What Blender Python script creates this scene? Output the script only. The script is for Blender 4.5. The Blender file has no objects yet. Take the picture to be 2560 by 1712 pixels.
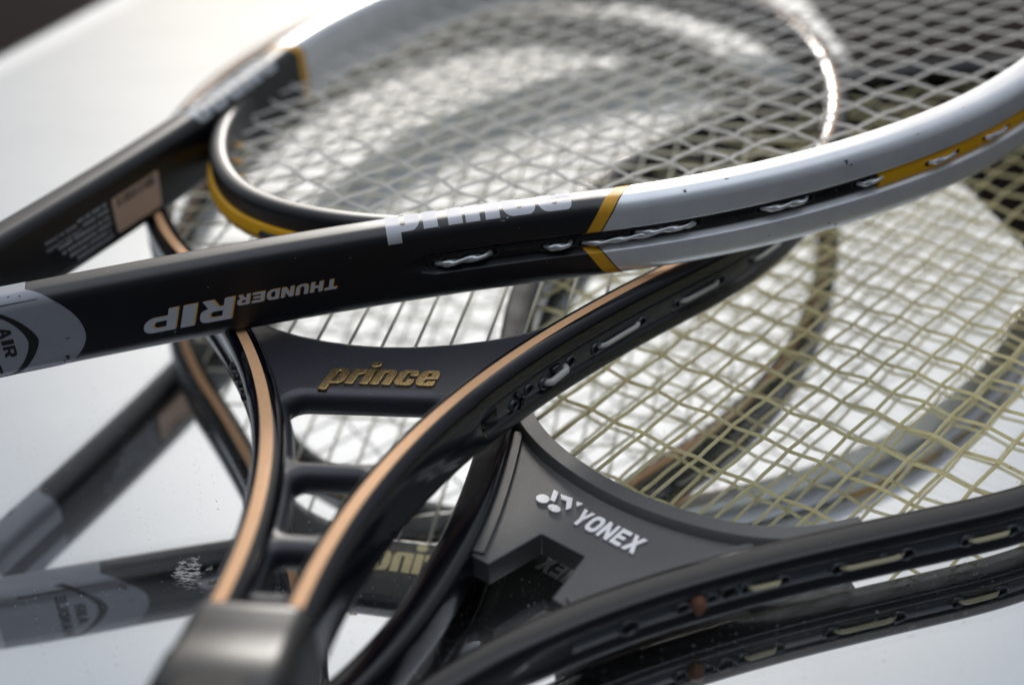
import bpy, bmesh, math, random
import numpy as np
from mathutils import Matrix, Vector

random.seed(7)
R_ = math.radians
SC = bpy.context.scene
COL = SC.collection
MM = 0.001

# ------------------------------------------------------------------ camera
TH, RO, CAMH, FPX = R_(34.762), R_(-3.069), 326.035, 3994.22
_f = np.array([0, math.cos(TH), -math.sin(TH)]); _r = np.array([1.0, 0, 0]); _u = np.cross(_r, _f)
_rr = math.cos(RO) * _r + math.sin(RO) * _u; _uu = -math.sin(RO) * _r + math.cos(RO) * _u
cam = bpy.data.cameras.new('camera'); camo = bpy.data.objects.new('camera', cam); COL.objects.link(camo)
cam.sensor_width = 36.0; cam.lens = FPX / 2560 * 36.0
cam.clip_start = 0.01; cam.clip_end = 60
camo.matrix_world = Matrix(((_rr[0], _uu[0], -_f[0], 0), (_rr[1], _uu[1], -_f[1], 0), (_rr[2], _uu[2], -_f[2], CAMH * MM), (0, 0, 0, 1)))
cam.dof.use_dof = True; cam.dof.focus_distance = 0.492; cam.dof.aperture_fstop = 4.4; cam.dof.aperture_blades = 0
SC.camera = camo

# ------------------------------------------------------------------ sky: bright thin overcast, sun hidden behind it ahead of the camera
SUN_EL, SUN_AZ = R_(16.5), R_(-2)          # azimuth measured from +y towards +x
GLOW_EL, GLOW_AZ = R_(32), R_(2)         # middle of the thin bright cloud above the sun
gdir = (math.cos(GLOW_EL) * math.sin(GLOW_AZ), math.cos(GLOW_EL) * math.cos(GLOW_AZ), math.sin(GLOW_EL))
sdir = (math.cos(SUN_EL) * math.sin(SUN_AZ), math.cos(SUN_EL) * math.cos(SUN_AZ), math.sin(SUN_EL))
w = bpy.data.worlds.new('World'); SC.world = w; w.use_nodes = True
nt = w.node_tree; nt.nodes.clear()
def N(t, **kw):
    n = nt.nodes.new(t)
    for k, v in kw.items(): setattr(n, k, v)
    return n
tc = N('ShaderNodeTexCoord')
nrm = N('ShaderNodeVectorMath', operation='NORMALIZE'); nt.links.new(tc.outputs['Generated'], nrm.inputs[0])
dot = N('ShaderNodeVectorMath', operation='DOT_PRODUCT'); dot.inputs[1].default_value = gdir
nt.links.new(nrm.outputs[0], dot.inputs[0])
noi = N('ShaderNodeTexNoise'); noi.inputs['Scale'].default_value = 2.2; noi.inputs['Detail'].default_value = 3
nt.links.new(nrm.outputs[0], noi.inputs['Vector'])
adn = N('ShaderNodeMath', operation='MULTIPLY_ADD'); adn.inputs[1].default_value = 0.03; adn.inputs[2].default_value = -0.015
nt.links.new(noi.outputs['Fac'], adn.inputs[0])
add = N('ShaderNodeMath', operation='ADD'); nt.links.new(dot.outputs['Value'], add.inputs[0]); nt.links.new(adn.outputs[0], add.inputs[1])
ramp = N('ShaderNodeValToRGB'); ramp.color_ramp.interpolation = 'B_SPLINE'
mr = N('ShaderNodeMapRange'); mr.inputs['From Min'].default_value = -1; mr.inputs['From Max'].default_value = 1
nt.links.new(add.outputs[0], mr.inputs['Value']); nt.links.new(mr.outputs[0], ramp.inputs['Fac'])
def stop(cosang, col):
    p = (cosang + 1) / 2
    e = ramp.color_ramp.elements.new(p); e.color = (*col, 1)
els = ramp.color_ramp.elements; els[0].position = 0.0; els[0].color = (.045, .05, .062, 1); els[1].position = 1.0; els[1].color = (1.03, 1.03, 1.02, 1)
for ang, v, t in ((8, 1.0, 0), (13, .80, .1), (17, .62, .4), (21, .48, .9), (27, .42, 1), (42, .36, 1), (60, .24, 1), (85, .12, 1), (109, .06, 1)):
    stop(math.cos(R_(ang)), (v * (1 - .08 * t), v * (1 - .01 * t), v * (1 + .10 * t)))
sky = N('ShaderNodeTexSky', sky_type='NISHITA'); sky.sun_disc = False; sky.sun_elevation = SUN_EL; sky.sun_rotation = SUN_AZ
sky.air_density = 1.0; sky.dust_density = 4.0
bg1 = N('ShaderNodeBackground'); bg1.inputs['Strength'].default_value = 1.28; 
# an overcast sky is brightest overhead
sep = N('ShaderNodeSeparateXYZ'); nt.links.new(nrm.outputs[0], sep.inputs[0])
zen = N('ShaderNodeMapRange', interpolation_type='SMOOTHSTEP'); zen.inputs['From Min'].default_value = math.sin(R_(46)); zen.inputs['From Max'].default_value = math.sin(R_(72))
nt.links.new(sep.outputs['Z'], zen.inputs['Value'])
zc = N('ShaderNodeVectorMath', operation='SCALE'); zc.inputs[0].default_value = (.74, .80, .90); nt.links.new(zen.outputs[0], zc.inputs['Scale'])
sm_ = N('ShaderNodeVectorMath', operation='ADD'); nt.links.new(ramp.outputs['Color'], sm_.inputs[0]); nt.links.new(zc.outputs[0], sm_.inputs[1])
nt.links.new(sm_.outputs[0], bg1.inputs['Color'])
bg2 = N('ShaderNodeBackground'); bg2.inputs['Strength'].default_value = 0.06; nt.links.new(sky.outputs['Color'], bg2.inputs['Color'])
mx = N('ShaderNodeMixShader'); mx.inputs[0].default_value = 0.85
nt.links.new(bg2.outputs[0], mx.inputs[1]); nt.links.new(bg1.outputs[0], mx.inputs[2])
wo = N('ShaderNodeOutputWorld'); nt.links.new(mx.outputs[0], wo.inputs['Surface'])

sun = bpy.data.lights.new('sun', 'SUN'); suno = bpy.data.objects.new('sun', sun); COL.objects.link(suno)
sun.energy = 1.5; sun.angle = R_(11); sun.color = (1.0, 0.955, 0.9)
suno.rotation_euler = Vector(sdir).to_track_quat('Z', 'Y').to_euler()

SC.view_settings.view_transform = 'Standard'; SC.view_settings.look = 'None'
SC.view_settings.exposure = 0.0; SC.view_settings.gamma = 1.0; SC.view_settings.use_curve_mapping = False
cy = SC.cycles
cy.max_bounces = 11; cy.glossy_bounces = 6; cy.transmission_bounces = 9; cy.diffuse_bounces = 5; cy.transparent_max_bounces = 8
cy.sample_clamp_indirect = 6.0; cy.blur_glossy = 0.3
cy.use_denoising = True
try: cy.denoiser = 'OPENIMAGEDENOISE'
except Exception: pass

# ------------------------------------------------------------------ materials
def mat(name, col, rough=.5, metal=0.0, spec=.5, coat=0.0, coat_rough=.05, vary=.12, vscale=120.0, bump=0.0, bscale=900.0,
        rvary=.08, specks=None, spscale=1400.0, splim=.74, stretch=None, trans=0.0, transl=0.0, scuff=0.0, ior=1.5):
    m = bpy.data.materials.new(name); m.use_nodes = True
    t = m.node_tree; b = t.nodes['Principled BSDF']
    b.inputs['Roughness'].default_value = rough; b.inputs['Metallic'].default_value = metal
    b.inputs['Specular IOR Level'].default_value = spec; b.inputs['Coat Weight'].default_value = coat; b.inputs['Coat Roughness'].default_value = coat_rough
    b.inputs['Transmission Weight'].default_value = trans; b.inputs['IOR'].default_value = ior
    co = t.nodes.new('ShaderNodeTexCoord')
    mp = t.nodes.new('ShaderNodeMapping'); t.links.new(co.outputs['Object'], mp.inputs['Vector'])
    if stretch: mp.inputs['Scale'].default_value = stretch
    n = t.nodes.new('ShaderNodeTexNoise'); n.inputs['Scale'].default_value = vscale; n.inputs['Detail'].default_value = 4
    t.links.new(mp.outputs[0], n.inputs['Vector'])
    r = t.nodes.new('ShaderNodeMix'); r.data_type = 'RGBA'
    r.inputs[6].default_value = (*[c * (1 - vary) for c in col], 1); r.inputs[7].default_value = (*[min(1, c * (1 + vary)) for c in col], 1)
    t.links.new(n.outputs['Fac'], r.inputs[0])
    out = r.outputs[2]
    if scuff:
        n5 = t.nodes.new('ShaderNodeTexNoise'); n5.inputs['Scale'].default_value = 55; n5.inputs['Detail'].default_value = 6; n5.inputs['Roughness'].default_value = .7
        m5 = t.nodes.new('ShaderNodeMapping'); m5.inputs['Scale'].default_value = (1, 14, 6); m5.inputs['Rotation'].default_value = (.3, .2, .7)
        t.links.new(co.outputs['Object'], m5.inputs['Vector']); t.links.new(m5.outputs[0], n5.inputs['Vector'])
        h5 = t.nodes.new('ShaderNodeMapRange'); h5.inputs['From Min'].default_value = .66; h5.inputs['From Max'].default_value = .74; h5.inputs['To Max'].default_value = scuff
        t.links.new(n5.outputs['Fac'], h5.inputs['Value'])
        r5 = t.nodes.new('ShaderNodeMix'); r5.data_type = 'RGBA'; r5.inputs[7].default_value = (.22, .22, .23, 1)
        t.links.new(h5.outputs[0], r5.inputs[0]); t.links.new(out, r5.inputs[6]); out = r5.outputs[2]
    if specks:
        n3 = t.nodes.new('ShaderNodeTexNoise'); n3.inputs['Scale'].default_value = spscale; n3.inputs['Detail'].default_value = 1
        t.links.new(mp.outputs[0], n3.inputs['Vector'])
        th = t.nodes.new('ShaderNodeMapRange'); th.inputs['From Min'].default_value = splim; th.inputs['From Max'].default_value = splim + .02
        t.links.new(n3.outputs['Fac'], th.inputs['Value'])
        r2 = t.nodes.new('ShaderNodeMix'); r2.data_type = 'RGBA'; r2.inputs[7].default_value = (*specks, 1)
        t.links.new(th.outputs[0], r2.inputs[0]); t.links.new(out, r2.inputs[6]); out = r2.outputs[2]
    t.links.new(out, b.inputs['Base Color'])
    if rvary:
        n2 = t.nodes.new('ShaderNodeTexNoise'); n2.inputs['Scale'].default_value = vscale * .6; n2.inputs['Detail'].default_value = 5
        t.links.new(mp.outputs[0], n2.inputs['Vector'])
        q = t.nodes.new('ShaderNodeMapRange'); q.inputs['To Min'].default_value = max(0, rough - rvary); q.inputs['To Max'].default_value = rough + rvary
        t.links.new(n2.outputs['Fac'], q.inputs['Value']); t.links.new(q.outputs[0], b.inputs['Roughness'])
    if bump:
        n4 = t.nodes.new('ShaderNodeTexNoise'); n4.inputs['Scale'].default_value = bscale; n4.inputs['Detail'].default_value = 3
        t.links.new(mp.outputs[0], n4.inputs['Vector'])
        bp = t.nodes.new('ShaderNodeBump'); bp.inputs['Strength'].default_value = bump; bp.inputs['Distance'].default_value = .0003
        t.links.new(n4.outputs['Fac'], bp.inputs['Height']); t.links.new(bp.outputs[0], b.inputs['Normal'])
    if transl:
        tb = t.nodes.new('ShaderNodeBsdfTranslucent'); t.links.new(out, tb.inputs['Color'])
        ms = t.nodes.new('ShaderNodeMixShader'); ms.inputs[0].default_value = transl
        t.links.new(b.outputs[0], ms.inputs[1]); t.links.new(tb.outputs[0], ms.inputs[2])
        t.links.new(ms.outputs[0], t.nodes['Material Output'].inputs['Surface'])
    return m
M = {}
M['satin'] = mat('satin_black_paint', (.003, .003, .006), .38, spec=.75, scuff=.05, bump=.05, bscale=2500, specks=(.25, .25, .25), spscale=700, splim=.80)
M['silver'] = mat('silver_metallic_paint', (.88, .90, .95), .36, metal=.5, coat=.0, bump=.04, bscale=6000, specks=(.05, .05, .05), spscale=240, splim=.785)
M['silverprint'] = mat('silver_print', (.62, .63, .67), .55, metal=.1, bump=.05, bscale=5000, specks=(.10, .10, .11), spscale=420, splim=.765)
M['sleeve'] = mat('dull_silver_sleeve', (.36, .37, .41), .5, metal=.15, bump=.08, bscale=4000, specks=(.06, .06, .07), spscale=420, splim=.77)
M['yellow'] = mat('amber_yellow_paint', (.86, .44, .03), .42, spec=.4, vary=.16, vscale=300, stretch=(1, 1, .15))
M['yellowplastic'] = mat('yellow_plastic', (.90, .46, .01), .38, spec=.4)
M['blackplastic'] = mat('black_plastic', (.011, .012, .014), .28, spec=.6, rvary=.1, specks=(.2, .2, .2), spscale=900, splim=.79)
M['hole'] = mat('painted_hole_shade', (.003, .003, .003), .6, spec=.2)  # near-black colour paints the shade inside grommet holes
M['gloss'] = mat('gloss_black_lacquer', (.003, .003, .007), .13, spec=.5, scuff=.05, coat=.25, coat_rough=.05, rvary=.05, specks=(.15, .15, .15), spscale=900, splim=.80)
M['gold'] = mat('copper_gold_stripe', (.86, .50, .27), .55, metal=.1, spec=.25, vary=.12, vscale=500, bump=.04, bscale=6000)
M['goldmetal'] = mat('brushed_gold_metal', (.74, .50, .24), .26, metal=1.0, vary=.45, vscale=300, stretch=(1, 9, 1), bump=.25, bscale=700)
M['goldprint'] = mat('flat_gold_print', (1.0, .80, .46), .35, metal=.5)
M['matte'] = mat('matte_black_composite', (.026, .027, .037), .40, spec=.8, bump=.16, bscale=3500, specks=(.25, .25, .25), spscale=1000, splim=.77)
M['yplate'] = mat('dusty_black_plastic', (.075, .073, .072), .44, spec=1.0, bump=.22, bscale=3000, specks=(.36, .34, .32), spscale=2300, splim=.735)
M['chrome'] = mat('bright_chrome', (1.0, .98, 1.0), .40, metal=.6, vary=.02, specks=(.3, .3, .3), spscale=600, splim=.77)
M['cream'] = mat('cream_gut_string', (1.0, .89, .66), .30, spec=.7, vary=.14, vscale=260, transl=.8)
M['creamloop'] = mat('cream_string_loop', (.80, .70, .46), .3, spec=.6, transl=.15)
M['paleloop'] = mat('pale_string_loop', (.74, .73, .68), .25, spec=.7, transl=.15, bump=.3, bscale=900, stretch=(.3, 3, 1))
M['pale'] = mat('pale_string', (.97, .93, .82), .35, spec=.6, vary=.12, vscale=260, transl=.8)
M['silverstring'] = mat('silver_grey_string', (.97, .95, .91), .32, spec=.7, vary=.12, vscale=260, transl=.75)
M['clear'] = mat('wet_looking_clear_string', (.70, .72, .73), .14, metal=.55, spec=.8, coat=.5, vary=.35, vscale=500, bump=.3, bscale=420)
M['rubber'] = mat('worn_black_rubber', (.020, .018, .017), .38, spec=.8, bump=.10, bscale=1300, vary=.3)
M['grip'] = mat('worn_grip_tape', (.045, .040, .036), .6, spec=.4, bump=.4, bscale=1600, vary=.3)
M['sticker'] = mat('tan_sticker', (.62, .44, .33), .5, spec=.4)
M['ink'] = mat('black_ink', (.015, .015, .017), .45)
M['whiteink'] = mat('grey_white_ink', (.45, .47, .50), .5)
M['rust'] = mat('rusty_brown_cord', (.21, .095, .055), .8, bump=.8, bscale=500, vary=.5, vscale=400)

M['semigloss'] = mat('semi_gloss_black', (.003, .003, .007), .18, spec=.5, scuff=.06, coat=.2, coat_rough=.1, rvary=.07, specks=(.2, .2, .2), spscale=900, splim=.79)
M['collar'] = mat('grey_black_collar', (.055, .064, .075), .22, spec=.8, vary=.3, vscale=300)
M['greystrip'] = mat('worn_black_strip', (.034, .040, .050), .20, spec=.7, vary=.4, vscale=200)

# ------------------------------------------------------------------ small geometry kit (millimetres, racket coordinates u, v, w)
def tag(o, label=None, cat=None, group=None, kind=None):
    if label: o['label'] = label
    if cat: o['category'] = cat
    if group: o['group'] = group
    if kind: o['kind'] = kind
    return o
def empty(name, mw):
    e = bpy.data.objects.new(name, None); e.empty_display_size = .02; COL.objects.link(e); e.matrix_world = mw; return e
def link(name, me, m, parent):
    o = bpy.data.objects.new(name, me); COL.objects.link(o)
    if m is not None:
        me.materials.clear()
        for x in (m if isinstance(m, (list, tuple)) else [m]): me.materials.append(M[x] if isinstance(x, str) else x)
    if parent: o.parent = parent
    return o
def mesh(name, V, F, m, parent, smooth=True, auto=None):
    me = bpy.data.meshes.new(name)
    me.from_pydata([tuple(float(c) * MM for c in v) for v in V], [], [tuple(int(i) for i in f) for f in F]); me.update()
    bm = bmesh.new(); bm.from_mesh(me); bmesh.ops.recalc_face_normals(bm, faces=bm.faces); bm.to_mesh(me); bm.free()
    if smooth: me.polygons.foreach_set('use_smooth', [True] * len(me.polygons))
    if auto: me.set_sharp_from_angle(angle=R_(auto))
    return link(name, me, m, parent)

def roundpoly(pts, rad, n=5):
    pts = [np.array(p, float) for p in pts]; out = []; K = len(pts)
    if np.isscalar(rad): rad = [rad] * K
    for i in range(K):
        p = pts[i]; r = rad[i]
        if r <= 1e-6: out.append(p); continue
        a = pts[i - 1] - p; b = pts[(i + 1) % K] - p; la, lb = np.hypot(*a), np.hypot(*b)
        a /= la; b /= lb; ang = math.acos(max(-1, min(1, float(a @ b))))
        if ang > math.pi - .03: out += [p] * (n + 1); continue
        t = min(r / math.tan(ang / 2), la * .49, lb * .49); rr = t * math.tan(ang / 2)
        c = p + (a + b) / np.linalg.norm(a + b) * (rr / math.sin(ang / 2))
        v0 = p + a * t - c; v1 = p + b * t - c
        th = math.atan2(v0[0] * v1[1] - v0[1] * v1[0], float(v0 @ v1))
        for k in range(n + 1):
            x = th * k / n; ca, sa = math.cos(x), math.sin(x)
            out.append(c + np.array([ca * v0[0] - sa * v0[1], sa * v0[0] + ca * v0[1]]))
    return np.array(out)

def sell(a, b, n, t):
    c, s = np.cos(t), np.sin(t)
    return np.stack([a * np.sign(c) * np.abs(c) ** (2 / n), b * np.sign(s) * np.abs(s) ** (2 / n)], -1)
def centre(kind, g, side):
    a, b, n, phi, uh, vh, k1, k2 = g
    head = sell(a, b, n, np.linspace(phi, 0, 90)); p0 = head[0]; d = head[0] - head[1]; d /= np.hypot(*d)
    pe = np.array([uh, vh]); L = np.hypot(*(p0 - pe)); s = np.linspace(0, 1, 80)[:-1, None]
    c2 = p0 + d * k2 * L
    c1 = pe + (p0 - pe) / L * k1 * L if kind == 'A' else pe + np.array([1, 0]) * k1 * L
    C = np.vstack([(1 - s) ** 3 * pe + 3 * s * (1 - s) ** 2 * c1 + 3 * s * s * (1 - s) * c2 + s ** 3 * p0, head]); C[:, 1] *= side
    return C
class Path:
    """a planar curve in the racket's u,v plane; outward normal on the left of travel"""
    def __init__(s, C):
        d = np.hypot(*np.diff(C, axis=0).T); C = C[np.r_[True, d > 1e-6]]
        L = np.r_[0, np.cumsum(np.hypot(*np.diff(C, axis=0).T))]; g = np.linspace(0, L[-1], int(L[-1] / 1.5))
        C = np.stack([np.interp(g, L, C[:, 0]), np.interp(g, L, C[:, 1])], -1)
        for _ in range(6): C[1:-1] = .25 * C[:-2] + .5 * C[1:-1] + .25 * C[2:]
        s.C = C; s.L = np.r_[0, np.cumsum(np.hypot(*np.diff(C, axis=0).T))]; s.len = s.L[-1]
        T = np.gradient(C, axis=0); s.T = T / np.linalg.norm(T, axis=1, keepdims=True)
    def at(s, x):
        x = np.asarray(x, float); p = np.stack([np.interp(x, s.L, s.C[:, k]) for k in (0, 1)], -1)
        t = np.stack([np.interp(x, s.L, s.T[:, k]) for k in (0, 1)], -1); t /= np.linalg.norm(t, axis=-1, keepdims=True)
        p = p + t * (x - np.clip(x, 0, s.len))[..., None]
        return p, np.stack([-t[..., 1], t[..., 0]], -1)
    def pt(s, x, off, w):
        p, n = s.at(x); q = p + n * np.asarray(off, float)[..., None]
        return np.concatenate([q, np.broadcast_to(np.asarray(w, float), q.shape[:-1])[..., None]], -1)

def sweep(name, path, prof, s0, s1, m, parent, step=3.0, slant=0.0, caps=True, auto=40, closed=False):
    """prof(s) -> (k,2) closed section of (outward, w); slant shifts s by slant * girth distance from the outer middle"""
    n = max(3, int(abs(s1 - s0) / step)); ss = np.linspace(s0, s1, n); V = []; k = None
    for s in ss:
        P = prof(s); k = len(P); q = np.r_[0, np.cumsum(np.hypot(*np.diff(P, axis=0).T))]; tot = q[-1] + np.hypot(*(P[0] - P[-1]))
        V.append(path.pt(s + slant * np.minimum(q, tot - q), P[:, 0], P[:, 1]))
    V = np.concatenate(V); F = []
    for i in range(n - 1):
        for j in range(k):
            j2 = (j + 1) % k
            F.append((i * k + j, i * k + j2, (i + 1) * k + j2, (i + 1) * k + j))
    if caps:
        F.append(tuple(range(k))[::-1]); F.append(tuple((n - 1) * k + j for j in range(k)))
    return mesh(name, V, F, m, parent, auto=auto)

def tube(name, P, r, m, parent, k=8, caps=True, twist=0.0):
    """round tube through 3-D points"""
    P = np.array(P, float); T = np.gradient(P, axis=0); T /= np.linalg.norm(T, axis=1, keepdims=True) + 1e-12
    up = np.array([0, 0, 1.0]); V = []; rr = np.broadcast_to(np.asarray(r, float), (len(P),))
    ln = np.r_[0, np.cumsum(np.linalg.norm(np.diff(P, axis=0), axis=1))]
    for p, t, q, d in zip(P, T, rr, ln):
        a = np.cross(t, up); la = np.linalg.norm(a); a = np.array([1., 0, 0]) if la < 1e-6 else a / la
        b = np.cross(a, t)
        for j in range(k):
            x = 2 * math.pi * j / k; e = q * (1 + (.28 * math.cos(2 * (x - d * twist)) if twist else 0)); V.append(p + e * (math.cos(x) * a + math.sin(x) * b))
    F = []; n = len(P)
    for i in range(n - 1):
        for j in range(k): F.append((i * k + j, i * k + (j + 1) % k, (i + 1) * k + (j + 1) % k, (i + 1) * k + j))
    if caps: F.append(tuple(range(k))[::-1]); F.append(tuple((n - 1) * k + j for j in range(k)))
    return mesh(name, V, F, m, parent)

def filled(loops, extrude=0.0, bevel=0.0, res=3):
    """closed 2-D loops (mm) -> mesh datablock (metres), holes cut out"""
    cu = bpy.data.curves.new('tmp', 'CURVE'); cu.dimensions = '2D'; cu.fill_mode = 'BOTH'
    cu.extrude = extrude * MM; cu.bevel_depth = bevel * MM; cu.bevel_resolution = res
    if bevel: cu.offset = -bevel * MM
    for lp in loops:
        sp = cu.splines.new('POLY'); sp.points.add(len(lp) - 1); sp.use_cyclic_u = True
        for i, p in enumerate(lp): sp.points[i].co = (p[0] * MM, p[1] * MM, 0, 1)
    o = bpy.data.objects.new('tmp', cu); COL.objects.link(o)
    dg = bpy.context.evaluated_depsgraph_get(); dg.update()
    me = bpy.data.meshes.new_from_object(o.evaluated_get(dg))
    bpy.data.objects.remove(o); bpy.data.curves.remove(cu)
    return me
def text_mesh(txt, size, shear=0.0, offset=0.0, spacing=1.0, sx=1.0, extrude=0.0):
    cu = bpy.data.curves.new('tmp', 'FONT'); cu.body = txt; cu.size = size * MM; cu.shear = shear; cu.offset = offset * MM; cu.space_character = spacing
    cu.extrude = extrude * MM; cu.resolution_u = 4
    o = bpy.data.objects.new('tmp', cu); COL.objects.link(o)
    dg = bpy.context.evaluated_depsgraph_get(); dg.update()
    me = bpy.data.meshes.new_from_object(o.evaluated_get(dg))
    bpy.data.objects.remove(o); bpy.data.curves.remove(cu)
    for v in me.vertices: v.co.x *= sx
    return me
def bounds(me):
    c = np.array([v.co for v in me.vertices]) / MM
    return c.min(0), c.max(0)
def fit_box(me, x0, x1, y0, y1):
    a, b = bounds(me)
    for v in me.vertices:
        v.co.x = (x0 + (v.co.x / MM - a[0]) / (b[0] - a[0]) * (x1 - x0)) * MM
        v.co.y = (y0 + (v.co.y / MM - a[1]) / (b[1] - a[1]) * (y1 - y0)) * MM
    return me
def wrap(me, fn, gx=6.0, gy=1.2):
    """cut a flat mesh into a fine grid and map each (x,y,z) (mm) through fn -> (u,v,w)"""
    bm = bmesh.new(); bm.from_mesh(me)
    bmesh.ops.remove_doubles(bm, verts=bm.verts, dist=1e-7)
    a = np.array([v.co for v in bm.verts]).min(0) / MM; b = np.array([v.co for v in bm.verts]).max(0) / MM
    for ax, g in ((0, gx), (1, gy)):
        x = math.ceil(a[ax] / g) * g
        while x < b[ax]:
            co = [0, 0, 0]; no = [0, 0, 0]; co[ax] = x * MM; no[ax] = 1
            bmesh.ops.bisect_plane(bm, geom=bm.verts[:] + bm.edges[:] + bm.faces[:], plane_co=co, plane_no=no, dist=1e-8); x += g
    for v in bm.verts: v.co = Vector([float(c) * MM for c in fn(v.co.x / MM, v.co.y / MM, v.co.z / MM)])
    bmesh.ops.recalc_face_normals(bm, faces=bm.faces)
    bm.to_mesh(me); bm.free()
    return me

# the rounded heavy lower-case word on two of the rackets
def word_prince(slant=0.0):
    sx = .74; G = []
    p = [roundpoly([(0, -4.2), (4.1, -4.2), (4.1, 0), (9.8, 0), (9.8, 10), (0, 10)], [0, 0, .3, 3.2, 3.2, .5]), roundpoly([(4.1, 1.6), (5.7, 1.6), (5.7, 8.4), (4.1, 8.4)], .7)]
    r = [roundpoly([(0, 0), (4.1, 0), (4.1, 6.3), (6.4, 6.9), (6.4, 10.1), (4.3, 9.6), (4.1, 10), (0, 10)], [0, 0, 1.0, 0, .2, .3, .1, .5])]
    i = [roundpoly([(0, 0), (4.1, 0), (4.1, 10), (0, 10)], [0, 0, 0, .5]), np.array([(2.05 + 2.5 * math.cos(t) / .9, 13.2 + 2.0 * math.sin(t)) for t in np.linspace(0, 2 * math.pi, 20)[:-1]])]
    n = [roundpoly([(0, 0), (4.1, 0), (4.1, 8.2), (5.7, 8.2), (5.7, 0), (9.8, 0), (9.8, 10), (0, 10)], [0, 0, .7, .7, 0, 0, 3.0, .5])]
    c = [roundpoly([(9.4, 6.2), (9.4, 10), (0, 10), (0, 0), (9.4, 0), (9.4, 4), (5.6, 4), (5.6, 1.8), (4.1, 1.8), (4.1, 8.3), (5.6, 8.3), (5.6, 6.2)], [0, 3, 3, 3, 3, 0, 0, .6, .6, .6, .6, 0])]
    e = [roundpoly([(9.6, 4.4), (9.6, 10), (0, 10), (0, 0), (9.6, 0), (9.6, 3.0), (5.6, 3.0), (5.6, 1.7), (4.1, 1.7), (4.1, 4.4)], [0, 3, 3, 3, 3, 0, 0, .6, .6, 0]), roundpoly([(4.1, 6), (5.6, 6), (5.6, 8.4), (4.1, 8.4)], .5)]
    x = 0; out = []
    for g, adv in ((p, 10.7), (r, 7.1), (i, 5.0), (n, 10.7), (c, 10.2), (e, 9.6)):
        out.append([np.stack([(lp[:, 0] + x) * sx + slant * lp[:, 1], lp[:, 1]], -1) for lp in g]); x += adv
    return out, x * sx

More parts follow.
